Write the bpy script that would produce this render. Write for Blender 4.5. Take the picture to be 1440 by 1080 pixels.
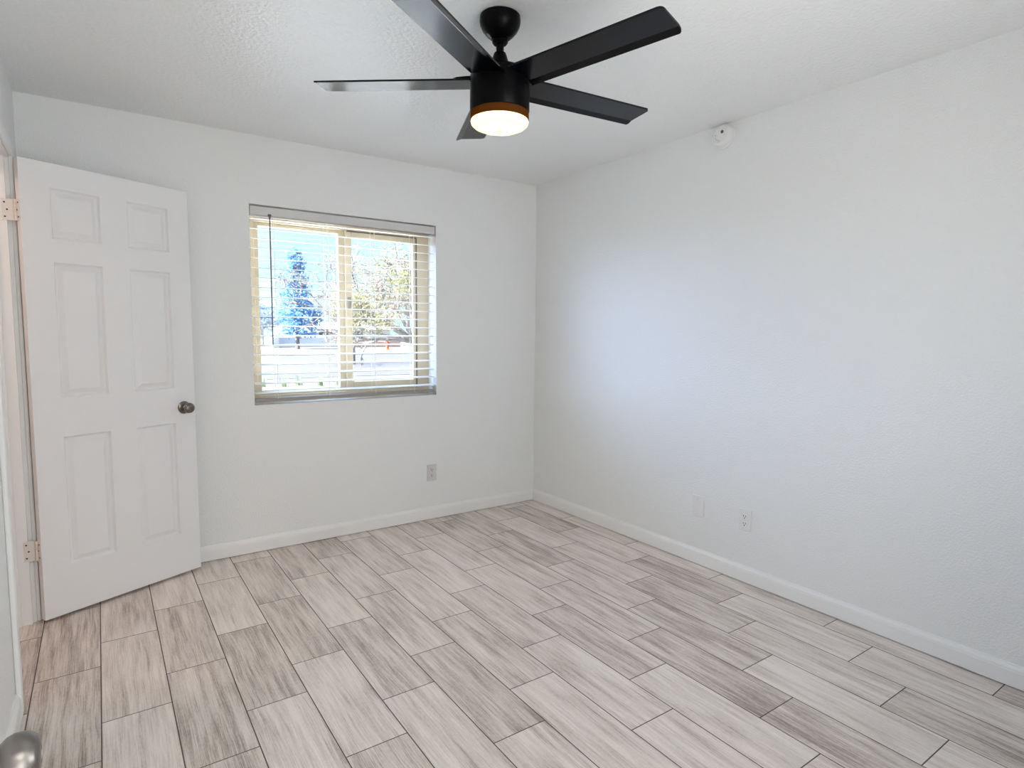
import bpy, bmesh, math, random
from mathutils import Vector, Matrix

for o in list(bpy.data.objects):
    bpy.data.objects.remove(o, do_unlink=True)
C = bpy.context.scene.collection
SC = bpy.context.scene
PI = math.pi

# ------------------------------------------------------------------ camera
F, YAW, PITCH, ROLL = 840.06, 0.6054, 0.0862, 0.0075
CAM = Vector((-2.7968, -3.7326, 1.3235))
fw = Vector((math.sin(YAW)*math.cos(PITCH), math.cos(YAW)*math.cos(PITCH), -math.sin(PITCH)))
r0 = Vector((math.cos(YAW), -math.sin(YAW), 0)); u0 = r0.cross(fw)
rr = r0*math.cos(ROLL)+u0*math.sin(ROLL); uu = u0*math.cos(ROLL)-r0*math.sin(ROLL)
cd = bpy.data.cameras.new('camera'); cam = bpy.data.objects.new('camera', cd); C.objects.link(cam)
cd.sensor_width = 36.0; cd.lens = F/1440*36.0; cd.clip_start = 0.02; cd.clip_end = 500
cam.matrix_world = Matrix(((rr.x, uu.x, -fw.x, CAM.x), (rr.y, uu.y, -fw.y, CAM.y), (rr.z, uu.z, -fw.z, CAM.z), (0, 0, 0, 1)))
SC.camera = cam

# ------------------------------------------------------------------ view, sky, sun, large lights
SC.view_settings.view_transform = 'Standard'
SC.view_settings.look = 'None'
SC.view_settings.exposure = 0.72
SC.view_settings.gamma = 1.0
SC.view_settings.use_curve_mapping = False
SC.cycles.use_denoising = True
SC.cycles.max_bounces = 14
SC.cycles.diffuse_bounces = 8
SC.cycles.transparent_max_bounces = 12
SC.cycles.sample_clamp_indirect = 6.0

SKY_ZENITH = (0.36, 0.61, 0.80)
SKY_HORIZON = (0.50, 0.69, 0.79)
GLOW_COL = (0.58, 0.80, 1.32)
GLOW = 9.0                                       # brightness of the sky around the hidden sun
GLOW_DIR = Vector((-0.72, 0.62, 0.25)).normalized()
wd = bpy.data.worlds.new('world'); SC.world = wd; wd.use_nodes = True
nt = wd.node_tree; nt.nodes.clear()
tc = nt.nodes.new('ShaderNodeTexCoord')
sep = nt.nodes.new('ShaderNodeSeparateXYZ'); nt.links.new(tc.outputs['Generated'], sep.inputs[0])
mr = nt.nodes.new('ShaderNodeMapRange'); mr.inputs[1].default_value = 0.0; mr.inputs[2].default_value = 0.5
nt.links.new(sep.outputs[2], mr.inputs[0])
mx = nt.nodes.new('ShaderNodeMix'); mx.data_type = 'RGBA'
mx.inputs[6].default_value = (*SKY_HORIZON, 1); mx.inputs[7].default_value = (*SKY_ZENITH, 1)
nt.links.new(mr.outputs[0], mx.inputs[0])
dt = nt.nodes.new('ShaderNodeVectorMath'); dt.operation = 'DOT_PRODUCT'; dt.inputs[1].default_value = GLOW_DIR
nt.links.new(tc.outputs['Generated'], dt.inputs[0])
mxm = nt.nodes.new('ShaderNodeMath'); mxm.operation = 'MAXIMUM'; mxm.inputs[1].default_value = 0.0
nt.links.new(dt.outputs['Value'], mxm.inputs[0])
pw = nt.nodes.new('ShaderNodeMapRange'); pw.interpolation_type = 'SMOOTHSTEP'; pw.inputs[1].default_value = 0.45; pw.inputs[2].default_value = 0.97
nt.links.new(mxm.outputs[0], pw.inputs[0])
gm = nt.nodes.new('ShaderNodeVectorMath'); gm.operation = 'SCALE'
gm.inputs[0].default_value = tuple(GLOW*v for v in GLOW_COL); nt.links.new(pw.outputs[0], gm.inputs[3])
ad = nt.nodes.new('ShaderNodeVectorMath'); ad.operation = 'ADD'
nt.links.new(mx.outputs[2], ad.inputs[0]); nt.links.new(gm.outputs[0], ad.inputs[1])
bg = nt.nodes.new('ShaderNodeBackground'); nt.links.new(ad.outputs[0], bg.inputs[0])
ow = nt.nodes.new('ShaderNodeOutputWorld'); nt.links.new(bg.outputs[0], ow.inputs[0])


def light(name, kind, loc, energy, color, direction=None, **kw):
    l = bpy.data.lights.new(name, kind); l.energy = energy; l.color = color
    for k, v in kw.items():
        setattr(l, k, v)
    o = bpy.data.objects.new(name, l); C.objects.link(o); o.location = loc
    if direction is not None:
        o.rotation_euler = Vector(direction).to_track_quat('-Z', 'Y').to_euler()
    return o


light('sun', 'SUN', (-20, 10, 30), 28.0, (1.0, 0.96, 0.90), (0.62, 0.0, -0.78), angle=0.01)
# added fill light outside an invented opening in the unseen rear wall
light('rear_fill', 'AREA', (-1.50, -3.80, 1.45), 12, (0.99, 0.98, 0.97), (-0.15, 1, 0.5), shape='RECTANGLE', size=1.1, size_y=1.2)
# two fill lights added in the unseen hall behind the camera
# upright panel added at the far end, shining through the entry doorway
light('hall_end_fill', 'AREA', (-2.35, -5.36, 1.30), 13, (1.0, 0.99, 0.97), (-0.05, 1, 0.10), shape='RECTANGLE', size=0.9, size_y=1.9)
light('hall_top_fill', 'AREA', (-2.5, -4.6, 2.40), 8, (1.0, 0.97, 0.93), (0, 0, -1), shape='RECTANGLE', size=0.9, size_y=0.9)  # overhead fill, added to brighten the room from behind
# warm lamp of the closet beyond the open door
light('closet_lamp', 'AREA', (-3.75, -0.85, 2.38), 4.2, (1.0, 0.70, 0.58), (0, 0, -1), shape='DISK', size=0.3)
pl = light('sky_portal', 'AREA', (-1.456, 0.215, 1.466), 1, (1, 1, 1), (0, -1, 0), shape='RECTANGLE', size=1.2, size_y=1.17)
pl.data.cycles.is_portal = True

# ------------------------------------------------------------------ dimensions (metres)
H = 2.4346
XL = -3.0782                                     # left wall
YR = -3.62                                       # rear wall
WL, WR, WB, WT = -2.0538, -0.8573, 0.8842, 2.0482  # window opening


# ------------------------------------------------------------------ materials
def mat(name, col, rough=0.5, metal=0.0, spec=0.5, bump=None, emit=None):
    m = bpy.data.materials.new(name); m.use_nodes = True
    b = m.node_tree.nodes['Principled BSDF']
    b.inputs['Base Color'].default_value = (*col, 1)
    b.inputs['Roughness'].default_value = rough
    b.inputs['Metallic'].default_value = metal
    b.inputs['Specular IOR Level'].default_value = spec
    if bump:
        scale, strength, dist = bump
        n = m.node_tree
        t = n.nodes.new('ShaderNodeTexCoord')
        no = n.nodes.new('ShaderNodeTexNoise'); no.inputs['Scale'].default_value = scale
        no.inputs['Detail'].default_value = 3
        bp = n.nodes.new('ShaderNodeBump'); bp.inputs['Strength'].default_value = strength; bp.inputs['Distance'].default_value = dist
        n.links.new(t.outputs['Object'], no.inputs['Vector'])
        n.links.new(no.outputs[0], bp.inputs['Height'])
        n.links.new(bp.outputs[0], b.inputs['Normal'])
    return m


def mat_vary(name, c1, c2, scale, rough=0.8, trans=0.0):
    m = mat(name, c1, rough)
    n = m.node_tree; b = n.nodes['Principled BSDF']
    t = n.nodes.new('ShaderNodeTexCoord')
    no = n.nodes.new('ShaderNodeTexNoise'); no.inputs['Scale'].default_value = scale
    rp = n.nodes.new('ShaderNodeValToRGB')
    rp.color_ramp.elements[0].position = 0.35; rp.color_ramp.elements[0].color = (*c1, 1)
    rp.color_ramp.elements[1].position = 0.65; rp.color_ramp.elements[1].color = (*c2, 1)
    n.links.new(t.outputs['Object'], no.inputs['Vector']); n.links.new(no.outputs[0], rp.inputs[0])
    n.links.new(rp.outputs[0], b.inputs['Base Color'])
    return m


def floor_material():
    m = bpy.data.materials.new('wood_look_tile'); m.use_nodes = True
    n = m.node_tree; b = n.nodes['Principled BSDF']; L = n.links.new

    def math_(op, a, bb=None, c=None):
        x = n.nodes.new('ShaderNodeMath'); x.operation = op
        for i, v in enumerate((a, bb, c)):
            if v is None: continue
            if isinstance(v, (int, float)): x.inputs[i].default_value = v
            else: L(v, x.inputs[i])
        return x.outputs[0]

    def combine(x, y, z):
        cx = n.nodes.new('ShaderNodeCombineXYZ')
        for i, v in enumerate((x, y, z)):
            if isinstance(v, (int, float)): cx.inputs[i].default_value = v
            else: L(v, cx.inputs[i])
        return cx.outputs[0]

    geo = n.nodes.new('ShaderNodeNewGeometry')
    sp = n.nodes.new('ShaderNodeSeparateXYZ'); L(geo.outputs['Position'], sp.inputs[0])
    X, Y = sp.outputs[0], sp.outputs[1]
    PW, PL = 0.2082, 0.6275
    cxn = math_('DIVIDE', math_('ADD', X, 2.634), PW)
    k = math_('FLOOR', cxn); fx = math_('SUBTRACT', cxn, k)
    k3 = math_('FLOORED_MODULO', k, 3.0)
    off = math_('ADD', math_('MULTIPLY', k, 0.0027), math_('ADD', math_('MULTIPLY', k3, 0.2095), -0.543))
    cy = math_('DIVIDE', math_('SUBTRACT', Y, off), PL)
    j = math_('FLOOR', cy); fy = math_('SUBTRACT', cy, j)
    dx = math_('MULTIPLY', math_('MINIMUM', fx, math_('SUBTRACT', 1.0, fx)), PW)
    dy = math_('MULTIPLY', math_('MINIMUM', fy, math_('SUBTRACT', 1.0, fy)), PL)
    d = math_('MINIMUM', dx, dy)
    gr = n.nodes.new('ShaderNodeMapRange'); gr.interpolation_type = 'SMOOTHSTEP'
    gr.inputs[1].default_value = 0.0012; gr.inputs[2].default_value = 0.0026
    gr.inputs[3].default_value = 1.0; gr.inputs[4].default_value = 0.0
    L(d, gr.inputs[0])
    wn = n.nodes.new('ShaderNodeTexWhiteNoise'); wn.noise_dimensions = '2D'; L(combine(k, j, 0.0), wn.inputs['Vector'])
    sr = n.nodes.new('ShaderNodeSeparateColor'); L(wn.outputs['Color'], sr.inputs[0])
    # grain: stretched along the plank, shifted per plank
    sx = math_('ADD', X, math_('MULTIPLY', sr.outputs[0], 37.0))
    sy = math_('ADD', Y, math_('MULTIPLY', sr.outputs[1], 53.0))

    def noise(vx, vy, detail, dist=0.0, rough=0.55):
        t = n.nodes.new('ShaderNodeTexNoise'); t.inputs['Scale'].default_value = 1.0
        t.inputs['Detail'].default_value = detail; t.inputs['Distortion'].default_value = dist
        t.inputs['Roughness'].default_value = rough
        L(combine(vx, vy, 0.0), t.inputs['Vector']); return t.outputs[0]
    wob = math_('MULTIPLY', math_('SUBTRACT', noise(math_('MULTIPLY', sx, 5.0), math_('MULTIPLY', sy, 4.0), 2), 0.5), 0.014)
    gx = math_('ADD', sx, wob)
    fine = noise(math_('MULTIPLY', gx, 300.0), math_('MULTIPLY', sy, 6.0), 4, 0.0, 0.65)
    mid = noise(math_('MULTIPLY', gx, 48.0), math_('MULTIPLY', sy, 2.2), 4, 0.3)
    broad = noise(math_('MULTIPLY', gx, 13.0), math_('MULTIPLY', sy, 2.6), 2)
    speck = noise(math_('MULTIPLY', sx, 130.0), math_('MULTIPLY', sy, 60.0), 3)
    v = math_('ADD', math_('MULTIPLY', fine, 0.44), math_('MULTIPLY', mid, 0.36))
    v = math_('ADD', v, math_('MULTIPLY', broad, 0.30))
    v = math_('ADD', v, math_('MULTIPLY', speck, 0.12))
    v = math_('ADD', v, math_('MULTIPLY', math_('SUBTRACT', sr.outputs[2], 0.5), 0.10))
    rp = n.nodes.new('ShaderNodeValToRGB'); e = rp.color_ramp.elements
    e[0].position = 0.42; e[0].color = (0.23, 0.180, 0.150, 1)
    e[1].position = 0.72; e[1].color = (0.82, 0.745, 0.685, 1)
    e2 = e.new(0.51); e2.color = (0.43, 0.362, 0.315, 1)
    e3 = e.new(0.585); e3.color = (0.63, 0.555, 0.500, 1)
    L(v, rp.inputs[0])
    mxn = n.nodes.new('ShaderNodeMix'); mxn.data_type = 'RGBA'
    L(gr.outputs[0], mxn.inputs[0]); L(rp.outputs[0], mxn.inputs[6]); mxn.inputs[7].default_value = (0.095, 0.075, 0.065, 1)
    L(mxn.outputs[2], b.inputs['Base Color'])
    b.inputs['Roughness'].default_value = 0.42
    L(math_('MULTIPLY_ADD', gr.outputs[0], 0.4, 0.40), b.inputs['Roughness'])
    b.inputs['Specular IOR Level'].default_value = 0.45
    hgt = math_('SUBTRACT', math_('MULTIPLY', mid, 0.12), gr.outputs[0])
    bp = n.nodes.new('ShaderNodeBump'); bp.inputs['Strength'].default_value = 0.35; bp.inputs['Distance'].default_value = 0.0015
    L(hgt, bp.inputs['Height']); L(bp.outputs[0], b.inputs['Normal'])
    return m


def glass_material():
    m = bpy.data.materials.new('window_glass'); m.use_nodes = True
    n = m.node_tree; n.nodes.clear()
    tr = n.nodes.new('ShaderNodeBsdfTransparent'); tr.inputs[0].default_value = (0.96, 0.98, 0.97, 1)
    gl = n.nodes.new('ShaderNodeBsdfGlossy'); gl.inputs['Roughness'].default_value = 0.01
    mxs = n.nodes.new('ShaderNodeMixShader'); mxs.inputs[0].default_value = 0.05
    o = n.nodes.new('ShaderNodeOutputMaterial')
    n.links.new(tr.outputs[0], mxs.inputs[1]); n.links.new(gl.outputs[0], mxs.inputs[2]); n.links.new(mxs.outputs[0], o.inputs[0])
    return m


def translucent_material(name, col, gloss=0.08):
    m = bpy.data.materials.new(name); m.use_nodes = True
    n = m.node_tree; n.nodes.clear()
    t = n.nodes.new('ShaderNodeBsdfTranslucent'); t.inputs[0].default_value = (*col, 1)
    g = n.nodes.new('ShaderNodeBsdfDiffuse'); g.inputs[0].default_value = (*col, 1)
    mxs = n.nodes.new('ShaderNodeMixShader'); mxs.inputs[0].default_value = 0.35
    o = n.nodes.new('ShaderNodeOutputMaterial')
    n.links.new(t.outputs[0], mxs.inputs[1]); n.links.new(g.outputs[0], mxs.inputs[2]); n.links.new(mxs.outputs[0], o.inputs[0])
    return m


M = {}
M['wall'] = mat('wall_paint', (0.825, 0.835, 0.828), 0.42, spec=0.5, bump=(125, 0.5, 0.006))
M['ceiling'] = mat('ceiling_paint', (0.855, 0.865, 0.86), 0.30, spec=0.6, bump=(60, 0.6, 0.008))
M['trim'] = mat('trim_paint', (0.84, 0.84, 0.83), 0.30)
M['door'] = mat('door_paint', (0.82, 0.815, 0.815), 0.34, bump=(220, 0.05, 0.001))
M['floor'] = floor_material()
M['almond'] = mat('almond_vinyl', (0.56, 0.47, 0.335), 0.4)
M['seal_shadow'] = mat('seal_shadow_dark', (0.10, 0.09, 0.08), 0.6)
M['glass'] = glass_material()
M['slat'] = mat('slat_white', (0.84, 0.83, 0.80), 0.35)
M['rail'] = mat('head_rail_shade_grey', (0.66, 0.65, 0.645), 0.4)  # grey carries the shade inside the window recess
M['rail_low'] = mat('bottom_rail_shade', (0.33, 0.305, 0.285), 0.45)  # rail darkened in colour for its shaded room side
M['cord'] = mat('blind_cord', (0.80, 0.77, 0.68), 0.8)
M['wand'] = mat('smoked_wand', (0.13, 0.12, 0.14), 0.25)
M['black'] = mat('fan_black', (0.002, 0.002, 0.0025), 0.30, spec=0.08)
M['blade'] = mat('blade_black', (0.0015, 0.002, 0.0035), 0.18, spec=0.22)
M['diffuser'] = translucent_material('frosted_glass', (0.95, 0.86, 0.62))
M['ring'] = translucent_material('amber_band', (0.14, 0.065, 0.018))
M['nickel'] = mat('brushed_nickel', (0.27, 0.25, 0.235), 0.33, 1.0)
M['bronze'] = mat('dark_nickel', (0.20, 0.18, 0.165), 0.28, 1.0)
M['plate'] = mat('white_plastic', (0.80, 0.80, 0.79), 0.35)
M['plate_grey'] = mat('grey_plastic', (0.66, 0.655, 0.64), 0.4)
M['slot'] = mat('slot_dark', (0.03, 0.03, 0.03), 0.6)
M['lens'] = mat('grey_lens', (0.10, 0.10, 0.10), 0.2)
M['hinge'] = mat('painted_hinge', (0.76, 0.72, 0.68), 0.35, 0.2)


# ------------------------------------------------------------------ mesh helpers
def obj(name, bm, m, parent=None, smooth=False, angle=None):
    me = bpy.data.meshes.new(name)
    bmesh.ops.recalc_face_normals(bm, faces=bm.faces)
    if smooth:
        for f in bm.faces: f.smooth = True
    if angle is not None:
        for f in bm.faces: f.smooth = True
        for e in bm.edges:
            if len(e.link_faces) == 2 and e.calc_face_angle(0) > math.radians(angle): e.smooth = False
    bm.to_mesh(me); bm.free()
    for mm in (m if isinstance(m, (list, tuple)) else [m]): me.materials.append(mm)
    o = bpy.data.objects.new(name, me); C.objects.link(o)
    if parent is not None: o.parent = parent
    return o


def tag(o, label=None, cat=None, group=None, kind=None):
    if label: o['label'] = label
    if cat: o['category'] = cat
    if group: o['group'] = group
    if kind: o['kind'] = kind
    return o


def thing(name, label, cat, loc=(0, 0, 0), rz=0.0, group=None, kind=None):
    o = bpy.data.objects.new(name, None); C.objects.link(o); o.location = loc; o.rotation_euler = (0, 0, rz)
    o.empty_display_size = 0.05
    return tag(o, label, cat, group, kind)


def box(bm, x0, x1, y0, y1, z0, z1, bev=0.0, seg=2, mi=0):
    r = bmesh.ops.create_cube(bm, size=1.0)
    vs = r['verts']
    for v in vs:
        v.co = Vector((x0+(v.co.x+.5)*(x1-x0), y0+(v.co.y+.5)*(y1-y0), z0+(v.co.z+.5)*(z1-z0)))
    fs = {f for v in vs for f in v.link_faces}
    for f in fs: f.material_index = mi
    if bev > 0:
        es = list({e for v in vs for e in v.link_edges})
        bmesh.ops.bevel(bm, geom=es, offset=bev, segments=seg, profile=0.5, affect='EDGES', clamp_overlap=True)
    return bm


def lathe(bm, prof, seg=48, mtx=None, mi=0):
    """profile of (radius, height) round the local z axis"""
    rings = []
    for (r, z) in prof:
        if r < 1e-6:
            rings.append([bm.verts.new((0, 0, z))])
        else:
            rings.append([bm.verts.new((r*math.cos(2*PI*i/seg), r*math.sin(2*PI*i/seg), z)) for i in range(seg)])
    new = [v for rg in rings for v in rg]
    for a, b in zip(rings[:-1], rings[1:]):
        for i in range(seg):
            i2 = (i+1) % seg
            if len(a) == 1 and len(b) == 1: continue
            if len(a) == 1: f = bm.faces.new((a[0], b[i], b[i2]))
            elif len(b) == 1: f = bm.faces.new((a[i], a[i2], b[0]))
            else: f = bm.faces.new((a[i], a[i2], b[i2], b[i]))
            f.material_index = mi
    for rg in (rings[0], rings[-1]):
        if len(rg) > 1:
            f = bm.faces.new(rg); f.material_index = mi
    if mtx is not None:
        for v in new: v.co = mtx @ v.co
    return bm


def tube(bm, p0, p1, r0_, r1_=None, seg=10):
    p0 = Vector(p0); p1 = Vector(p1); d = p1-p0
    if d.length < 1e-6: return bm
    q = d.to_track_quat('Z', 'Y').to_matrix().to_4x4(); q.translation = p0
    return lathe(bm, [(r0_, 0), (r0_ if r1_ is None else r1_, d.length)], seg, q)


def profile_run(bm, prof, p0, p1, out, m0=0.0, m1=0.0):
    """extrude a 2-D profile (offset along out, height) from p0 to p1; m0/m1 = mitre slide per unit offset"""
    p0 = Vector(p0); p1 = Vector(p1); out = Vector(out); t = (p1-p0).normalized()
    a = [bm.verts.new(p0+out*q[0]+t*(m0*q[0])+Vector((0, 0, q[1]))) for q in prof]
    b = [bm.verts.new(p1+out*q[0]-t*(m1*q[0])+Vector((0, 0, q[1]))) for q in prof]
    k = len(prof)
    for i in range(k):
        bm.faces.new((a[i], a[(i+1) % k], b[(i+1) % k], b[i]))
    bm.faces.new(a); bm.faces.new(b)
    return bm


def structure(name, bm, m, label, cat, **kw):
    o = obj(name, bm, m, **kw)
    return tag(o, label, cat, kind='structure')


def plane_with_hole(bm, axis, base, thick, u0_, u1_, z0, z1, holes):
    """wall slab normal to axis (0=x,1=y) from base to base+thick, with rectangular holes (ua,ub,za,zb)"""
    us = sorted({u0_, u1_, *[h for q in holes for h in q[:2]]})
    zs = sorted({z0, z1, *[h for q in holes for h in q[2:]]})
    def solid(a, b):
        return not any(q[0] < (us[a]+us[a+1])/2 < q[1] and q[2] < (zs[b]+zs[b+1])/2 < q[3] for q in holes)
    cache = {}
    def V(a, b, s):
        if (a, b, s) not in cache:
            w = base+(thick if s else 0)
            cache[(a, b, s)] = bm.verts.new((w, us[a], zs[b]) if axis == 0 else (us[a], w, zs[b]))
        return cache[(a, b, s)]
    na, nb = len(us)-1, len(zs)-1
    for a in range(na):
        for b in range(nb):
            if not solid(a, b): continue
            for s in (0, 1):
                bm.faces.new((V(a, b, s), V(a+1, b, s), V(a+1, b+1, s), V(a, b+1, s)))
            for (da, db, e0, e1) in ((-1, 0, (a, b), (a, b+1)), (1, 0, (a+1, b), (a+1, b+1)), (0, -1, (a, b), (a+1, b)), (0, 1, (a, b+1), (a+1, b+1))):
                aa, bb = a+da, b+db
                if 0 <= aa < na and 0 <= bb < nb and solid(aa, bb): continue
                bm.faces.new((V(*e0, 0), V(*e1, 0), V(*e1, 1), V(*e0, 1)))
    return bm


# ------------------------------------------------------------------ room shell
DY0, DY1, DZ = -1.140, -0.385, 2.05              # closet doorway in the left wall
EX0, EX1 = -2.925, -2.165                        # entry doorway in the rear wall
XC, YC = -4.4, -1.7                              # closet extents
YH = -5.4                                        # hall extents

bm = bmesh.new(); plane_with_hole(bm, 1, 0.0, 0.20, XL-0.12, 0.20, 0.0, H, [(WL, WR, WB, WT)])
structure('wall_back', bm, M['wall'], 'white textured back wall holding the window', 'wall')
bm = bmesh.new(); box(bm, 0, 0.2, YR-0.12, 0.0, 0, H)
structure('wall_right', bm, M['wall'], 'white textured right wall with two plates low down', 'wall')
bm = bmesh.new(); plane_with_hole(bm, 0, XL-0.12, 0.12, YR-0.12, 0.0, 0.0, H, [(DY0, DY1+0.018, 0.0, DZ)])
structure('wall_left', bm, M['wall'], 'white left wall with the doorway near the back corner', 'wall')
bm = bmesh.new(); plane_with_hole(bm, 1, YR-0.12, 0.12, XL, 0.0, 0.0, H, [(EX0, EX1, 0.0, DZ), (-2.05, -0.95, 0.85, 2.05)])  # second opening added to admit the rear fill light
structure('wall_rear', bm, M['wall'], 'white wall behind the camera with the entry doorway', 'wall')
bm = bmesh.new(); box(bm, XC-0.1, 0.2, YH-0.1, 0.2, -0.12, 0.0)
structure('floor', bm, M['floor'], 'greige wood-look plank tile floor with dark grout lines', 'floor')
bm = bmesh.new(); box(bm, XC-0.1, 0.2, YH-0.1, 0.2, H, H+0.15)
structure('ceiling', bm, M['ceiling'], 'white textured ceiling', 'ceiling')
# closet beyond the open door and hall behind the camera
bm = bmesh.new(); box(bm, XC-0.1, XC, YC, 0.2, 0, H); box(bm, XC-0.1, XL-0.12, YC-0.1, YC, 0, H); box(bm, XC, XL-0.12, 0.0, 0.2, 0, H)
structure('wall_closet', bm, M['wall'], 'white walls of the small room beyond the left doorway', 'wall')
bm = bmesh.new(); box(bm, -3.3, -3.2, YH, YR-0.12, 0, H); box(bm, -1.5, -1.4, YH, YR-0.12, 0, H); box(bm, -3.3, -1.4, YH-0.1, YH, 0, H)
structure('wall_hall', bm, M['wall'], 'white walls of the hall behind the camera', 'wall')

BB = [(0, 0.004), (0.014, 0.004), (0.014, 0.062), (0.0125, 0.0685), (0.0125, 0.0715), (0.010, 0.077), (0.0065, 0.083), (0.0045, 0.089), (0.0, 0.089)]
bm = bmesh.new(); profile_run(bm, BB, (XL, 0, 0), (0, 0, 0), (0, -1, 0), 1, 1)
structure('baseboard_back', bm, M['trim'], 'white moulded baseboard along the back wall', 'baseboard')
bm = bmesh.new(); profile_run(bm, BB, (0, 0, 0), (0, YR, 0), (-1, 0, 0), 1, 1)
structure('baseboard_right', bm, M['trim'], 'white moulded baseboard along the right wall', 'baseboard')
bm = bmesh.new(); profile_run(bm, BB, (XL, YR, 0), (XL, DY0-0.058, 0), (1, 0, 0), 1, 0)
structure('baseboard_left', bm, M['trim'], 'white baseboard on the near left wall beside the doorway', 'baseboard')

# door casing (rounded profile) and jambs of the closet doorway
bm = bmesh.new()
CW, CT = 0.058, 0.016
box(bm, XL, XL+CT, DY0-CW, DY0-0.004, 0.0, DZ+CW, 0.006, 3)
structure('trim_1', bm, M['trim'], 'white casing on the near side of the left doorway', 'trim')
bm = bmesh.new(); box(bm, XL, XL+CT, DY0-0.004, DY1+0.020, DZ+0.004, DZ+CW, 0.006, 3)
structure('trim_2', bm, M['trim'], 'white head casing above the left doorway', 'trim')
bm = bmesh.new(); box(bm, XL, XL+CT, DY1+0.020, DY1+0.018+CW, 0.0, DZ+CW, 0.004, 3)
structure('trim_3', bm, M['trim'], 'white casing behind the hinge edge of the open door', 'trim')
bm = bmesh.new()
box(bm, XL-0.125, XL-0.014, DY1-0.002, DY1+0.0178, 0, DZ)
box(bm, XL-0.125, XL+0.002, DY0-0.004, DY0+0.002, 0, DZ)
box(bm, XL-0.125, XL+0.002, DY0, DY1+0.018, DZ-0.002, DZ+0.004)
box(bm, XL-0.090, XL-0.052, DY1-0.013, DY1-0.002, 0, DZ, 0.002, 1)
box(bm, XL-0.090, XL-0.052, DY0+0.002, DY0+0.013, 0, DZ, 0.002, 1)
structure('trim_4', bm, M['trim'], 'white jamb with stop lining the left doorway', 'trim')


# ------------------------------------------------------------------ doors
def door_panel_leaf(width, height, thick, panels, mirror=False):
    """slab: local x along the width, y = depth (0 front face), z up; panels raised on both faces"""
    bm = bmesh.new()
    us = sorted({0.0, width, *[q for p_ in panels for q in p_[:2]]})
    zs = sorted({0.0, height, *[q for p_ in panels for q in p_[2:]]})
    def is_panel(a, b):
        return any(abs(p_[0]-us[a]) < 1e-6 and abs(p_[1]-us[a+1]) < 1e-6 and abs(p_[2]-zs[b]) < 1e-6 and abs(p_[3]-zs[b+1]) < 1e-6 for p_ in panels)
    for (y, sg) in ((0.0, 1), (thick, -1)):
        V = {(a, b): bm.verts.new((u, y, z)) for a, u in enumerate(us) for b, z in enumerate(zs)}
        for a in range(len(us)-1):
            for b in range(len(zs)-1):
                q = [V[a, b], V[a+1, b], V[a+1, b+1], V[a, b+1]]
                if not is_panel(a, b):
                    bm.faces.new(q); continue
                loops = [q]
                for (ins, dep) in ((0.002, 0.004), (0.006, 0.0125), (0.010, 0.0155), (0.014, 0.0155), (0.034, 0.0035), (0.036, 0.0025)):
                    loops.append([bm.verts.new((u, y+sg*dep, z)) for (u, z) in
                                  ((us[a]+ins, zs[b]+ins), (us[a+1]-ins, zs[b]+ins), (us[a+1]-ins, zs[b+1]-ins), (us[a]+ins, zs[b+1]-ins))])
                for l0, l1 in zip(loops[:-1], loops[1:]):
                    for i in range(4):
                        bm.faces.new((l0[i], l0[(i+1) % 4], l1[(i+1) % 4], l1[i]))
                bm.faces.new(loops[-1])
    bm.verts.ensure_lookup_table()
    # rim
    def find(u, y, z):
        return min(bm.verts, key=lambda v: (v.co-Vector((u, y, z))).length)
    for k in range(len(us)-1):
        for z in (0.0, height):
            bm.faces.new((find(us[k], 0, z), find(us[k+1], 0, z), find(us[k+1], thick, z), find(us[k], thick, z)))
    for k in range(len(zs)-1):
        for u in (0.0, width):
            bm.faces.new((find(u, 0, zs[k]), find(u, 0, zs[k+1]), find(u, thick, zs[k+1]), find(u, thick, zs[k])))
    return bm


def knob_bm(axis_from, direction, s=1.0, length=0.062):
    bm = bmesh.new()
    q = Vector(direction).to_track_quat('Z', 'Y').to_matrix().to_4x4(); q.translation = Vector(axis_from)
    k = length
    lathe(bm, [(0.0, 0), (0.033*s, 0), (0.0335*s, 0.003), (0.031*s, 0.007), (0.022*s, 0.010), (0.0145*s, 0.012), (0.0125*s, 0.020), (0.0135*s, 0.026),
               (0.020*s, 0.030), (0.0255*s, 0.036), (0.0278*s, 0.043), (0.0276*s, 0.050), (0.0262*s, 0.0560), (0.0240*s, 0.0590), (0.0232*s, 0.0588), (0.0226*s, 0.0600), (0.0200*s, k+0.0005),
               (0.0150*s, k+0.0022), (0.0088*s, k+0.0030), (0.0084*s, k+0.0018), (0.0060*s, k+0.0022), (0.0, k+0.0024)], 40, q)
    return bm


PANELS = [(0.111, 0.310, 0.221, 0.820), (0.429, 0.627, 0.221, 0.820), (0.111, 0.310, 1.001, 1.603), (0.429, 0.627, 1.001, 1.603), (0.111, 0.310, 1.706, 1.926), (0.429, 0.627, 1.706, 1.926)]
DANG = 0.4366
d1 = thing('door_1', 'white six-panel door standing open against the back wall', 'door', (-3.0442, -0.4193, 0.015), DANG, kind='structure')
obj('door_leaf', door_panel_leaf(0.7333, 2.031, 0.035, PANELS), M['door'], d1)
k1 = obj('door_knob', knob_bm((0.672, 0.0, 0.897), (0, -1, 0)), M['bronze'], d1, angle=35)
tag(k1, 'round dark nickel door knob')
k1b = obj('door_knob', knob_bm((0.672, 0.035, 0.897), (0, 1, 0)), M['bronze'], d1, angle=35)
tag(k1b, 'dark nickel knob on the hidden face')
bm = bmesh.new(); box(bm, 0.7333-0.001, 0.7345, 0.006, 0.029, 0.868, 0.926, 0.0005, 1)
obj('latch_plate', bm, M['bronze'], d1)
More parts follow.
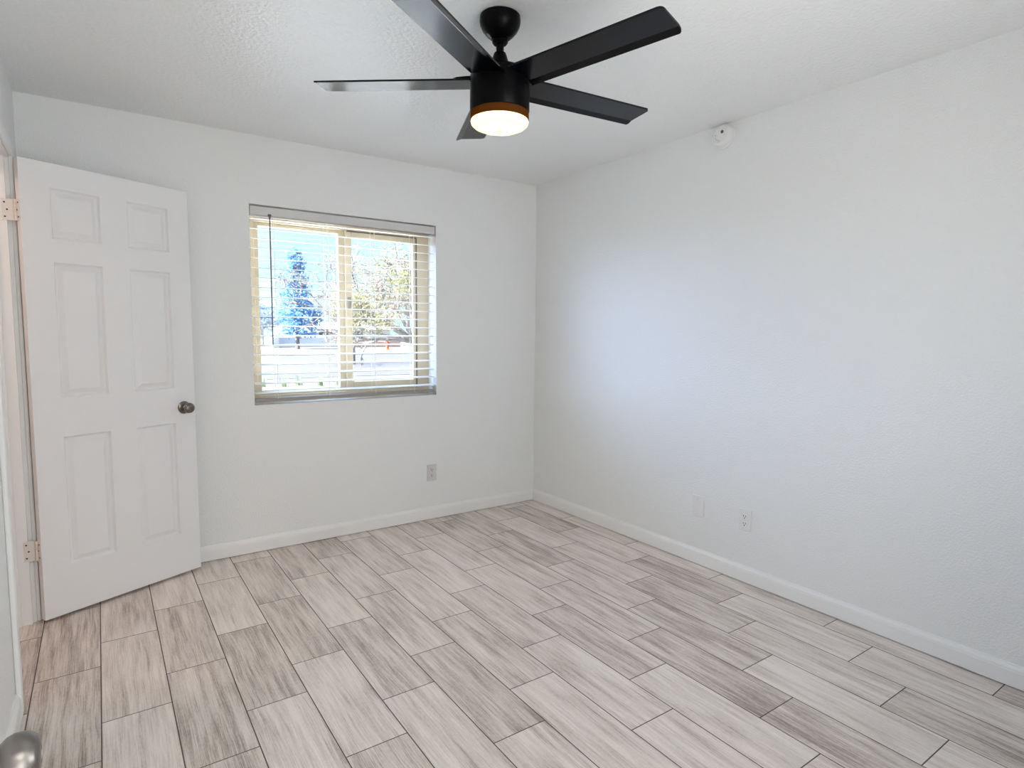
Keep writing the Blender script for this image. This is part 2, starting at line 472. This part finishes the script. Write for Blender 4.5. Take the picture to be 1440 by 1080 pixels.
for zc in (0.320, 1.812):
    # leaf on the door edge and barrel; the other leaf lies on the jamb
    bm = bmesh.new()
    box(bm, -0.0025, 0.0005, 0.002, 0.034, zc-0.045, zc+0.045, 0.001, 1)
    for i in range(5):
        z0 = zc-0.045+i*0.018
        lathe(bm, [(0.0, z0+0.0006), (0.006, z0+0.0006), (0.006, z0+0.0174), (0.0, z0+0.0174)], 16, Matrix.Translation((-0.006, 0.030, 0)))
    for (yy, zz) in ((0.012, -0.030), (0.022, 0.0), (0.012, 0.030)):
        lathe(bm, [(0.0, 0), (0.0035, 0), (0.0035, 0.0012), (0, 0.0012)], 12, Matrix.Translation((-0.0025, yy, zc+zz)) @ Matrix.Rotation(-PI/2, 4, 'Y'), mi=1)
    hg = obj('hinge', bm, [M['hinge'], M['slot']], d1, angle=35)
    bm = bmesh.new()
    z = zc+0.015
    box(bm, XL-0.030, XL+0.010, DY1-0.0045, DY1-0.0015, z-0.045, z+0.045, 0.001, 1)
    for (xx, zz) in ((-0.020, -0.030), (-0.012, 0.0), (-0.020, 0.030)):
        lathe(bm, [(0.0, 0), (0.0035, 0), (0.0035, 0.0012), (0, 0.0012)], 12, Matrix.Translation((XL+xx, DY1-0.0045, z+zz)) @ Matrix.Rotation(PI/2, 4, 'X'), mi=1)
    jl = obj('hinge_leaf', bm, [M['hinge'], M['slot']], hg)
    inv = (Matrix.Translation((-3.0442, -0.4193, 0.015)) @ Matrix.Rotation(DANG, 4, 'Z')).inverted()
    jl.matrix_local = inv

# entry door, swung open beside the camera; only its knob reaches into the frame
d2 = thing('door_2', 'open entry door at the left edge whose knob shows in the corner', 'door', (-2.93, -3.600, 0.012), PI/2, kind='structure')
obj('door_leaf', door_panel_leaf(0.7333, 2.031, 0.035, PANELS), M['door'], d2)
k2 = obj('door_knob', knob_bm((0.645, 0.0, 0.860), (0, -1, 0)), M['nickel'], d2, angle=35)
tag(k2, 'satin nickel door knob seen from behind')

# ------------------------------------------------------------------ window
w = thing('window_1', 'almond vinyl sliding window behind the blind', 'window', (0, 0, 0), kind='structure')
FY0, FY1 = 0.120, 0.196


def frame_bm(x0, x1, z0, z1, y0, y1, wl, wr, wb, wt, bev=0.003):
    bm = bmesh.new()
    box(bm, x0, x0+wl, y0, y1, z0, z1, bev, 1); box(bm, x1-wr, x1, y0, y1, z0, z1, bev, 1)
    box(bm, x0+wl-0.001, x1-wr+0.001, y0, y1, z0, z0+wb, bev, 1); box(bm, x0+wl-0.001, x1-wr+0.001, y0, y1, z1-wt, z1, bev, 1)
    return bm


obj('window_frame', frame_bm(WL, WR, WB, WT, FY0, FY1, 0.046, 0.090, 0.045, 0.075), M['almond'], w)
fx = obj('fixed_sash', frame_bm(WL+0.046, -1.445, WB+0.045, WT-0.075, 0.150, 0.185, 0.030, 0.046, 0.026, 0.022), M['almond'], w)
bm = bmesh.new(); box(bm, WL+0.070, -1.485, 0.166, 0.170, WB+0.065, WT-0.090)
obj('glass_pane', bm, M['glass'], fx)
sl = obj('sliding_sash', frame_bm(-1.452, WR-0.090, WB+0.045, WT-0.075, 0.128, 0.149, 0.044, 0.026, 0.060, 0.040), M['almond'], w)
bm = bmesh.new(); box(bm, -1.415, -0.968, 0.137, 0.141, WB+0.098, WT-0.108)
obj('glass_pane', bm, M['glass'], sl)
bm = bmesh.new(); box(bm, -1.444, -1.420, 0.112, 0.129, 1.47, 1.545, 0.004, 2); box(bm, -1.438, -1.427, 0.104, 0.114, 1.485, 1.53, 0.004, 2)
obj('sash_latch', bm, mat('latch_brown', (0.26, 0.22, 0.17), 0.4), sl)
bm = bmesh.new(); box(bm, WR-0.094, WR-0.089, FY0-0.002, FY0+0.010, WB+0.05, WT-0.078)
box(bm, -1.44, WR-0.092, FY0-0.002, FY0+0.012, WT-0.081, WT-0.075)  # dark strip standing in for the shadow along the sash top
obj('seal_and_shadow', bm, M['seal_shadow'], w)

# ------------------------------------------------------------------ venetian blind
b = thing('window_blind', 'white venetian blind hanging open in the back wall window', 'blind', (-1.456, 0.045, 2.04))
bo = Vector((-1.456, 0.045, 2.04))
def bobj(name, bm, m, **kw):
    bmesh.ops.translate(bm, verts=bm.verts, vec=-bo)
    return obj(name, bm, m, b, **kw)
bm = bmesh.new(); BX0, BX1 = WL+0.006, WR-0.006
box(bm, BX0, BX1, 0.010, 0.072, 1.990, 2.040, 0.003, 2)
bobj('head_rail', bm, M['rail'])
bm = bmesh.new()
TILT = math.radians(5.5)
for i in range(19):
    zc = 0.952+i*0.05675
    n0 = 6; rows = []
    for j in range(n0+1):
        t = j/n0-0.5; y = 0.045+t*0.062; z = zc+math.tan(TILT)*t*0.062+0.0025*(1-(2*t)**2)
        rows.append([bm.verts.new((x, y, z+dz)) for x in (BX0+0.003, BX1-0.003) for dz in (-0.0014, 0.0014)])
    for a, c in zip(rows[:-1], rows[1:]):
        bm.faces.new((a[1], a[3], c[3], c[1])); bm.faces.new((a[0], a[2], c[2], c[0]))
        bm.faces.new((a[0], a[1], c[1], c[0])); bm.faces.new((a[2], a[3], c[3], c[2]))
    for a in (rows[0], rows[-1]): bm.faces.new((a[0], a[1], a[3], a[2]))
bobj('slats', bm, M['slat'], angle=40)
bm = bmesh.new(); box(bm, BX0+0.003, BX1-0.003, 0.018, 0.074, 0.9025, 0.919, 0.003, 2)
tag(bobj('bottom_rail', bm, M['rail_low']), 'bottom rail coloured dark for its shaded face')
for x in (-1.917, -1.605, -1.301, -1.020):
    bm = bmesh.new()
    for y in (0.0125, 0.0775):
        tube(bm, (x, y, 0.915), (x, y, 1.992), 0.0011, seg=6)
    for i in range(19):
        zc = 0.952+i*0.05675
        tube(bm, (x, 0.0125, zc-0.0065), (x, 0.0775, zc-0.002), 0.0007, seg=4)
    tube(bm, (x+0.018, 0.045, 0.913), (x+0.018, 0.045, 1.992), 0.0010, seg=6)
    bobj('ladder_cord', bm, M['cord'])
bm = bmesh.new(); tube(bm, (-1.9412, 0.004, 1.240), (-1.9412, 0.004, 1.985), 0.0038, seg=10)
wn_ = bobj('tilt_wand', bm, M['wand'], angle=40)
bm = bmesh.new(); tube(bm, (-1.9412, 0.004, 1.978), (-1.9412, 0.012, 1.996), 0.006, 0.004, seg=10); box(bm, -1.950, -1.932, 0.002, 0.014, 1.988, 2.000, 0.002, 1)
bmesh.ops.translate(bm, verts=bm.verts, vec=-bo)
obj('wand_hook', bm, M['wand'], wn_)

# ------------------------------------------------------------------ ceiling fan
FX, FYc = -1.581, -1.8855
fan = thing('ceiling_fan', 'black five-blade ceiling fan with a lit warm lamp under its hub', 'fan', (FX, FYc, H))
ft = Matrix.Translation((0, 0, -H))
def fl(prof, name, m, seg=64, ang=35, parent=None):
    bm = bmesh.new(); lathe(bm, prof, seg, ft); return obj(name, bm, m, parent or fan, angle=ang)
fl([(0.0, H), (0.066, H), (0.0715, H-0.004), (0.0725, H-0.020), (0.070, H-0.034), (0.062, H-0.050), (0.048, H-0.066), (0.036, H-0.076), (0.030, H-0.080), (0.0, H-0.080)], 'canopy', M['black'])
fl([(0.0, H-0.074), (0.024, H-0.076), (0.028, H-0.082), (0.028, H-0.090), (0.023, H-0.096), (0.0, H-0.096)], 'hanger_collar', M['black'])
fl([(0.0, H-0.09), (0.0135, H-0.09), (0.0135, 2.262), (0.0, 2.262)], 'downrod', M['black'], 32)
fl([(0.0, 2.312), (0.016, 2.312), (0.021, 2.308), (0.024, 2.300), (0.034, 2.268), (0.040, 2.256), (0.0, 2.252)], 'coupling_cover', M['black'])
fl([(0.0, 2.256), (0.045, 2.256), (0.075, 2.252), (0.094, 2.244), (0.104, 2.232), (0.1065, 2.220), (0.1065, 2.109), (0.104, 2.105), (0.0, 2.105)], 'motor_housing', M['black'])
lr_ = fl([(0.1010, 2.1045), (0.1040, 2.103), (0.1050, 2.080), (0.1025, 2.077), (0.1005, 2.079), (0.0990, 2.102)], 'light_band', M['ring'])
tag(lr_, 'amber-glowing band above the lamp bowl')
df = fl([(0.1020, 2.0765), (0.1035, 2.072), (0.101, 2.064), (0.092, 2.056), (0.076, 2.049), (0.054, 2.044), (0.028, 2.0415), (0.0, 2.0405)], 'light_bowl', M['diffuser'])
tag(df, 'glowing warm white frosted bowl')
fp = light('fan_bulb', 'POINT', (0, 0, 2.084-H), 3.0, (1.0, 0.82, 0.50), shadow_soft_size=0.035)
fp.parent = fan

RB, PHI, V1, V2, V3, S1, S2, DR, ZB = 0.660, -1.3155, 0.0665, 0.0405, 0.0645, -0.095, -0.42, 0.0115, 2.2095


def blade_bm():
    bm = bmesh.new(); T = 0.0032; rc = 0.016
    vs = [-V1, -V1+0.002, -V1+0.005, -V1+0.010, -V1+rc, -0.02, 0.01, V2-0.0015, V2+0.0015, V3-0.0095, V3-0.004, V3-0.001, V3]
    nu = 14; grid = {}
    for a, v in enumerate(vs):
        umax = RB
        if v < -V1+rc: umax = RB-rc+math.sqrt(max(0, rc*rc-(rc-(v+V1))**2))
        rc2 = 0.010
        if v > V3-rc2: umax = RB-rc2+math.sqrt(max(0, rc2*rc2-(rc2-(V3-v))**2))
        for i in range(nu+1):
            u = 0.098+(umax-0.098)*i/nu
            z = S1*v if v <= V2 else S1*V2+S2*(v-V2)
            for s in (0, 1):
                grid[a, i, s] = bm.verts.new((u, v, z+DR*u+(T if s else -T)))
    na = len(vs)-1
    for a in range(na):
        for i in range(nu):
            for s in (0, 1):
                bm.faces.new((grid[a, i, s], grid[a+1, i, s], grid[a+1, i+1, s], grid[a, i+1, s]))
    for i in range(nu):
        for a in (0, na): bm.faces.new((grid[a, i, 0], grid[a, i+1, 0], grid[a, i+1, 1], grid[a, i, 1]))
    for a in range(na):
        for i in (0, nu): bm.faces.new((grid[a, i, 0], grid[a+1, i, 0], grid[a+1, i, 1], grid[a, i, 1]))
    return bm


def bracket_bm():
    bm = bmesh.new()
    pts = [(0.085, 0.030, 0.012), (0.115, 0.040, 0.008), (0.150, 0.036, 0.0065), (0.172, 0.018, 0.0055)]
    pr = None
    for (u, hw, h) in pts:
        z = DR*u+0.0032
        q = [bm.verts.new((u, -hw, z+S1*-hw)), bm.verts.new((u, hw, z+S1*hw)), bm.verts.new((u, hw, z+S1*hw+h)), bm.verts.new((u, -hw, z-S1*hw+h))]
        if pr:
            for i in range(4): bm.faces.new((pr[i], pr[(i+1) % 4], q[(i+1) % 4], q[i]))
        else: bm.faces.new(q)
        pr = q
    bm.faces.new(pr)
    return bm


bl0 = obj('blade', blade_bm(), M['blade'], fan, angle=8)
br0 = obj('blade_bracket', bracket_bm(), M['black'], bl0)
bl0.location = (0, 0, ZB-H); bl0.rotation_euler = (0, 0, PHI)
for k in range(1, 5):
    bl = bl0.copy(); C.objects.link(bl); bl.parent = fan; bl.rotation_euler = (0, 0, PHI+k*2*PI/5)
    br = br0.copy(); C.objects.link(br); br.parent = bl

# ------------------------------------------------------------------ wall plates, alarm
def rounded_plate(bm, w_, h_, d, bev=0.003):
    box(bm, -w_/2, w_/2, -d, 0.0, -h_/2, h_/2, bev, 3)     # front faces -y
    return bm


def outlet(label, loc, rz, plate_mat):
    t = thing('duplex_outlet', label, 'outlet', loc, rz)
    bm = bmesh.new(); rounded_plate(bm, 0.072, 0.115, 0.0075, 0.002)
    obj('cover_plate', bm, plate_mat, t)
    for zc in (0.0195, -0.0195):
        bm = bmesh.new()
        bmr = [(0.0165*math.cos(a)*1.0, max(-0.0135, min(0.0135, 0.0165*math.sin(a)))) for a in [2*PI*i/32 for i in range(32)]]
        f0 = [bm.verts.new((x, -0.007, zc+z)) for x, z in bmr]; f1 = [bm.verts.new((x, -0.0095, zc+z)) for x, z in bmr]
        for i in range(32): bm.faces.new((f0[i], f0[(i+1) % 32], f1[(i+1) % 32], f1[i]))
        bm.faces.new(f0); bm.faces.new(f1)
        box(bm, -0.0078, -0.0050, -0.0102, -0.009, zc-0.001, zc+0.0085, mi=1)
        box(bm, 0.0050, 0.0078, -0.0102, -0.009, zc-0.001, zc+0.0075, mi=1)
        lathe(bm, [(0.0, 0.009), (0.0030, 0.009), (0.0030, 0.0102), (0.0, 0.0102)], 16, Matrix.Translation((0, 0, zc-0.0075)) @ Matrix.Rotation(PI/2, 4, 'X'), mi=1)
        obj('receptacle', bm, [plate_mat, M['slot']], t)
    bm = bmesh.new(); lathe(bm, [(0.0, 0.005), (0.0032, 0.005), (0.0028, 0.0085), (0, 0.0088)], 16, Matrix.Rotation(PI/2, 4, 'X'))
    obj('screw', bm, M['plate_grey'], t)
    return t


outlet('grey duplex outlet low on the back wall below the window', (-0.899, 0.0, 0.334), 0.0, M['plate_grey'])
outlet('white duplex outlet low on the right wall, nearest the camera', (0.0, -1.887, 0.337), -PI/2, M['plate'])
t = thing('blank_wall_plate', 'white blank cover plate on the right wall, left of its outlet', 'wall plate', (0.0, -1.583, 0.339), -PI/2)
bm = bmesh.new(); rounded_plate(bm, 0.077, 0.122, 0.0085, 0.0022); obj('cover_plate', bm, M['plate'], t)
for z in (0.042, -0.042):
    bm = bmesh.new(); lathe(bm, [(0.0, 0.006), (0.0032, 0.006), (0.0028, 0.0090), (0, 0.0093)], 16, Matrix.Translation((0, 0, z)) @ Matrix.Rotation(PI/2, 4, 'X'))
    obj('screw', bm, M['plate_grey'], t)

t = thing('smoke_alarm', 'round white smoke alarm high on the right wall under the ceiling', 'smoke alarm', (0.0, -1.672, 2.372), -PI/2)
RX = Matrix.Rotation(PI/2, 4, 'X')
bm = bmesh.new(); lathe(bm, [(0, 0), (0.060, 0), (0.060, 0.010), (0.057, 0.013), (0, 0.013)], 48, RX); obj('mounting_base', bm, M['plate'], t, angle=35)
bm = bmesh.new(); lathe(bm, [(0, 0.012), (0.055, 0.012), (0.056, 0.020), (0.0545, 0.034), (0.050, 0.042), (0.0445, 0.045), (0.0435, 0.043), (0.041, 0.043), (0.040, 0.0455), (0.020, 0.0475), (0.0, 0.048)], 48, RX)
ab = obj('alarm_body', bm, M['plate'], t, angle=30)
bm = bmesh.new(); lathe(bm, [(0, 0.046), (0.0085, 0.046), (0.0085, 0.0495), (0.006, 0.051), (0, 0.0515)], 24, Matrix.Translation((0.014, 0, 0.012)) @ RX); obj('test_button', bm, M['lens'], t, angle=35)
bm = bmesh.new()
for i in range(5):
    a = math.radians(200+i*16); box(bm, 0.030*math.cos(a)-0.002, 0.030*math.cos(a)+0.002, -0.0485, -0.045, 0.030*math.sin(a)-0.005, 0.030*math.sin(a)+0.005, 0.001, 1)
obj('sounder_grille', bm, M['plate_grey'], t)
bm = bmesh.new(); lathe(bm, [(0, 0.046), (0.0022, 0.046), (0.0018, 0.0488), (0, 0.049)], 12, Matrix.Translation((-0.027, 0, 0.002)) @ RX); obj('indicator_light', bm, M['lens'], t)

# ------------------------------------------------------------------ outdoors beyond the window
GZ = -0.60
M['soil'] = mat_vary('pale_ground', (0.065, 0.064, 0.062), (0.08, 0.078, 0.075), 0.4)
M['road'] = mat_vary('pale_asphalt', (0.044, 0.041, 0.052), (0.051, 0.048, 0.058), 0.3)  # violet cast in the colour stands in for haze
M['walk'] = mat_vary('concrete_walk', (0.095, 0.094, 0.092), (0.11, 0.108, 0.106), 0.5)
bm = bmesh.new(); box(bm, -60, 120, 0.5, 160, GZ-0.3, GZ)
structure('ground', bm, M['soil'], 'pale bare ground outside the window', 'ground')
M['bounce_slab'] = mat_vary('pale_bounce', (0.72, 0.72, 0.72), (0.78, 0.78, 0.78), 0.8)
bm = bmesh.new(); box(bm, -7, 9, 0.25, 12.5, GZ-0.02, GZ+0.02)  # slab added out of view to bounce sunlight up indoors
structure('bounce_slab', bm, M['bounce_slab'], 'added pale slab, out of view, bouncing sunlight into the room', 'bounce_slab')
bm = bmesh.new(); box(bm, -60, 120, 21, 44, GZ-0.02, GZ+0.015)
structure('road', bm, M['road'], 'pale grey street running past the house', 'road')
bm = bmesh.new(); box(bm, -60, 120, 44, 66, GZ-0.02, GZ+0.03)
structure('sidewalk', bm, M['walk'], 'sunlit concrete forecourt across the street', 'sidewalk')

M['hwall'] = mat('house_stucco', (0.78, 0.76, 0.82), 0.8)
M['hroof'] = mat('house_roof', (0.34, 0.33, 0.33), 0.8)
M['hglass'] = mat('house_glass', (0.10, 0.12, 0.16), 0.2)
M['fence'] = mat('garden_wall', (0.68, 0.67, 0.82), 0.8)
M['carp'] = mat('car_paint', (0.12, 0.22, 0.44), 0.3)
M['tyre'] = mat('tyre', (0.03, 0.03, 0.03), 0.8)
h = thing('house', 'low pale house with hipped roof across the street', 'house', (24, 82, GZ))
bm = bmesh.new(); box(bm, -5.6, 9, -2, 7, 0, 2.25); obj('house_wall', bm, M['hwall'], h)
bm = bmesh.new()
q = [bm.verts.new(v) for v in ((-6.4, -2.8, 2.2), (9.8, -2.8, 2.2), (9.8, 7.8, 2.2), (-6.4, 7.8, 2.2), (-3.2, 2.5, 3.2), (6.6, 2.5, 3.2))]
for f in ((0, 1, 5, 4), (1, 2, 5), (2, 3, 4, 5), (3, 0, 4), (0, 1, 2, 3)): bm.faces.new([q[i] for i in f])
obj('roof', bm, M['hroof'], h)
for x0, x1 in ((-1.5, 0.2), (3.0, 4.8)):
    bm = bmesh.new(); box(bm, x0, x1, -2.06, -1.95, 0.9, 1.9); obj('window', bm, M['hglass'], h)
bm = bmesh.new(); box(bm, 1.2, 2.1, -2.06, -1.95, 0.0, 2.0); obj('door', bm, M['carp'], h)
bm = bmesh.new(); box(bm, 13.6, 22.6, 68, 68.25, GZ, GZ+1.22, 0.03, 1)
tag(obj('garden_wall', bm, M['fence']), 'low lavender-grey garden wall in front of the far house', 'wall')

cr = thing('car', 'dark blue car parked behind the low garden wall', 'car', (18.0, 71.5, GZ))
bm = bmesh.new()
side = [(-2.25, 0.35), (-2.3, 0.75), (-2.15, 1.02), (-1.45, 1.12), (-0.75, 1.66), (1.2, 1.70), (1.95, 1.12), (2.25, 1.0), (2.3, 0.55), (2.2, 0.35)]
a = [bm.verts.new((x, -0.9+(0.12 if z > 1.2 else 0), z)) for x, z in side]; c_ = [bm.verts.new((x, 0.9-(0.12 if z > 1.2 else 0), z)) for x, z in side]
for i in range(len(side)): bm.faces.new((a[i], a[(i+1) % len(side)], c_[(i+1) % len(side)], c_[i]))
bm.faces.new(a); bm.faces.new(c_); obj('body', bm, M['carp'], cr)
bm = bmesh.new(); box(bm, -0.95, 1.35, -0.86, -0.80, 1.16, 1.55, 0.02, 1); obj('side_window', bm, M['hglass'], cr)
for x in (-1.4, 1.4):
    for y in (-0.88, 0.70):
        bm = bmesh.new(); lathe(bm, [(0, 0), (0.33, 0), (0.33, 0.2), (0, 0.2)], 20, Matrix.Translation((x, y+0.2, 0.33)) @ RX); obj('wheel', bm, M['tyre'], cr)

M['marker'] = mat('orange_red_post', (0.40, 0.07, 0.035), 0.5)
M['brick'] = mat_vary('red_brick', (0.48, 0.28, 0.24), (0.54, 0.36, 0.32), 3)
mk = thing('marker_post', 'small orange-red marker post across the street, seen through the right sash', 'post', (22.0, 55.0, GZ+0.03))
bm = bmesh.new(); lathe(bm, [(0, 0), (0.28, 0), (0.28, 0.06), (0.17, 0.10), (0.15, 0.85), (0.20, 0.9), (0.15, 1.05), (0, 1.12)], 20); obj('post_body', bm, M['marker'], mk, angle=40)
bm = bmesh.new(); box(bm, -0.30, 0.30, -0.07, 0.07, 0.62, 0.76, 0.02, 1); obj('cross_arm', bm, M['marker'], mk)
bm = bmesh.new(); box(bm, 21.2, 27.5, 64, 64.3, GZ, GZ+0.75, 0.03, 1)
tag(obj('brick_wall', bm, M['brick']), 'low reddish brick wall behind the orange-red post', 'wall')

# trees -------------------------------------------------------------
def leaf_cloud(rng, pts, n, size, spread):
    """many small bent leaves scattered round the twig points"""
    bm = bmesh.new()
    for _ in range(n):
        p_ = rng.choice(pts)
        c0 = Vector(p_)+Vector((rng.gauss(0, spread), rng.gauss(0, spread), rng.gauss(0, spread)))
        d = Vector((rng.uniform(-1, 1), rng.uniform(-1, 1), rng.uniform(-1, 0.6))).normalized()
        s = d.cross(Vector((rng.uniform(-1, 1), rng.uniform(-1, 1), rng.uniform(-1, 1))))
        if s.length < 1e-3: continue
        s.normalize(); nn = d.cross(s); L_ = size*rng.uniform(0.6, 1.3); W_ = L_*0.30
        v = [bm.verts.new(c0), bm.verts.new(c0+d*L_*.5+s*W_+nn*L_*.08), bm.verts.new(c0+d*L_), bm.verts.new(c0+d*L_*.5-s*W_+nn*L_*.08)]
        bm.faces.new((v[0], v[1], v[2])); bm.faces.new((v[0], v[2], v[3]))
    return bm


def grow(rng, bm, p0, d, length, rad, depth, tips, bend=0.35, kids=3, up=0.15):
    p = Vector(p0); d = Vector(d).normalized(); segs = 3
    for s in range(segs):
        q = p+d*length/segs
        tube(bm, p, q, rad*(1-0.25*s/segs), rad*(1-0.25*(s+1)/segs), seg=6 if depth > 1 else 4)
        p = q; tips.append(tuple(p)) if depth <= 1 else None
        d = (d+Vector((rng.gauss(0, bend*.4), rng.gauss(0, bend*.4), rng.gauss(0, bend*.3)+up*.3))).normalized()
    if depth == 0: return
    for _ in range(kids):
        nd = (d+Vector((rng.gauss(0, bend*1.6), rng.gauss(0, bend*1.6), rng.gauss(0, bend)))).normalized()
        grow(rng, bm, p, nd, length*rng.uniform(0.6, 0.82), rad*0.62, depth-1, tips, bend, kids, up)


def leaf_mat(name, c1, c2, trans):
    m = mat_vary(name, c1, c2, 1.3, 0.7)
    n = m.node_tree; bsdf = n.nodes['Principled BSDF']
    tr = n.nodes.new('ShaderNodeBsdfTranslucent')
    rp = [x for x in n.nodes if x.type == 'VALTORGB'][0]; n.links.new(rp.outputs[0], tr.inputs[0])
    ms = n.nodes.new('ShaderNodeMixShader'); ms.inputs[0].default_value = trans
    o = [x for x in n.nodes if x.type == 'OUTPUT_MATERIAL'][0]
    n.links.new(bsdf.outputs[0], ms.inputs[1]); n.links.new(tr.outputs[0], ms.inputs[2]); n.links.new(ms.outputs[0], o.inputs[0])
    return m


M['bark'] = mat_vary('grey_bark', (0.13, 0.11, 0.11), (0.18, 0.16, 0.16), 6)
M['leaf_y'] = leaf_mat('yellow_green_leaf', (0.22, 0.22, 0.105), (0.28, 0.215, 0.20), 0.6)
M['needle_haze'] = leaf_mat('haze_blue_needles', (0.13, 0.30, 0.52), (0.17, 0.35, 0.56), 0.6)  # needle colour shifted blue to carry distant haze
M['leaf_haze'] = leaf_mat('haze_blue_leaf', (0.18, 0.29, 0.48), (0.21, 0.33, 0.50), 0.6)  # blue haze of distance mixed into the leaf colour
M['leaf_s'] = leaf_mat('sparse_dry_leaf', (0.28, 0.24, 0.23), (0.25, 0.24, 0.18), 0.4)
M['grass'] = leaf_mat('pale_grass', (0.20, 0.25, 0.12), (0.24, 0.27, 0.17), 0.3)

rng = random.Random(5)
tr = thing('leafy_tree', 'near tree with yellow-green and pinkish leaves filling the right sash', 'tree', (6.7, 15.0, GZ))
bm = bmesh.new(); tips = []
tube(bm, (0, 0, -0.05), (-0.5, 0.1, 1.6), 0.16, 0.13, 10)
for dd in ((-1.0, 0.0, 0.75), (-0.55, 0.3, 1.0), (-0.2, -0.3, 1.1), (0.3, 0.1, 1.0), (-1.2, 0.1, 0.30), (-0.8, -0.3, 0.9), (-1.3, 0.2, 0.22), (-1.1, -0.4, 0.5)):
    grow(rng, bm, (-0.5, 0.1, 1.55), dd, 1.25, 0.07, 3, tips, 0.38, 3, 0.06)
tips = [q for q in tips if q[2] > 1.65 and q[0] > -3.3]
obj('trunk', bm, M['bark'], tr)
obj('foliage', leaf_cloud(rng, tips, 12000, 0.085, 0.19), M['leaf_y'], tr)

tr = thing('bare_tree', 'thinly leaved tree behind the middle post of the window', 'tree', (9.3, 30.0, GZ))
bm = bmesh.new(); tips = []
tube(bm, (0, 0, -0.05), (0, 0, 2.0), 0.17, 0.13, 8)
for dd in ((-1, 0, 0.9), (-0.5, 0.4, 1.2), (0.2, -0.3, 1.2), (0.7, 0.2, 1.0), (-0.8, -0.4, 0.6)):
    grow(rng, bm, (0, 0, 1.95), dd, 2.0, 0.075, 3, tips, 0.40, 3, 0.1)
obj('trunk', bm, M['bark'], tr)
obj('foliage', leaf_cloud(rng, tips, 1500, 0.12, 0.22), M['leaf_s'], tr)

tr = thing('haze_tinted_conifer', 'tall conifer tinted blue for haze, above the far tree line', 'tree', (14.2, 60.0, GZ))
bm = bmesh.new(); tips = []
tube(bm, (0, 0, -0.05), (0.1, 0, 9.9), 0.24, 0.04, 8)
for i in range(64):
    z = 1.6+8.2*i/63; a = i*2.4; r_ = (2.9*(1-(z-1.0)/9.6)**0.75)*rng.uniform(0.6, 1.05)
    e_ = Vector((r_*math.cos(a), r_*math.sin(a), z+rng.uniform(-0.1, 0.55)))
    tube(bm, (0, 0, z), e_, 0.05, 0.015, 5)
    for s in range(8):
        tips.append(tuple(Vector((0, 0, z)).lerp(e_, (s+1.5)/9.0)))
obj('trunk', bm, M['bark'], tr)
obj('foliage', leaf_cloud(rng, tips, 6500, 0.30, 0.22), M['needle_haze'], tr)

# tree line: three trees that differ in height and stand side by side
for (x, y, hh, wdt, lab) in ((9.4, 66, 7.0, 2.4, 'haze-tinted blue broad tree at the left end of the far tree line'),
                             (14.2, 76, 6.4, 2.1, 'haze-tinted blue rounded tree left of the conifer, second in the far tree line'),
                             (19.8, 76, 6.2, 2.4, 'haze-tinted blue tree right of the conifer, beside the far house')):
    tr = thing('round_tree', lab, 'tree', (x, y, GZ), group='far tree line')
    bm = bmesh.new(); tips = []
    tube(bm, (0, 0, -0.05), (0, 0, hh*.35), 0.2, 0.15, 8)
    for i in range(26):
        a = i*2.4; rr_ = rng.uniform(0.3, 1.0)
        e_ = Vector((wdt*rr_*math.cos(a), wdt*rr_*math.sin(a), hh*(0.30+0.68*(1-rr_*rr_*0.6)*rng.uniform(0.55, 1))))
        tube(bm, (0, 0, hh*.33), e_, 0.05, 0.015, 5)
        for s in range(5): tips.append(tuple(Vector((0, 0, hh*.33)).lerp(e_, (s+2)/6.0)))
    obj('trunk', bm, M['bark'], tr)
    obj('foliage', leaf_cloud(rng, tips, 4200, 0.34, 0.34), M['leaf_haze'], tr)

for i in range(7):
    g = thing('grass_clump', 'small pale green grass clump in the row before the street', 'grass clump', (1.2+i*0.60, 17.6+rng.uniform(-.4, .4), GZ), group='grass clumps outside the window')
    bm = bmesh.new()
    for _ in range(60):
        a = rng.uniform(0, 2*PI); l_ = rng.uniform(0.22, 0.42); o_ = rng.uniform(0.05, 0.2)
        b0 = Vector((rng.gauss(0, 0.05), rng.gauss(0, 0.05), -0.01)); s = Vector((-math.sin(a), math.cos(a), 0))*0.007
        m_ = b0+Vector((math.cos(a)*o_*.4, math.sin(a)*o_*.4, l_*.6)); e_ = b0+Vector((math.cos(a)*o_, math.sin(a)*o_, l_))
        v = [bm.verts.new(b0-s), bm.verts.new(b0+s), bm.verts.new(m_+s*.7), bm.verts.new(m_-s*.7), bm.verts.new(e_)]
        bm.faces.new(v[:4]); bm.faces.new((v[3], v[2], v[4]))
    obj('blades', bm, M['grass'], g)
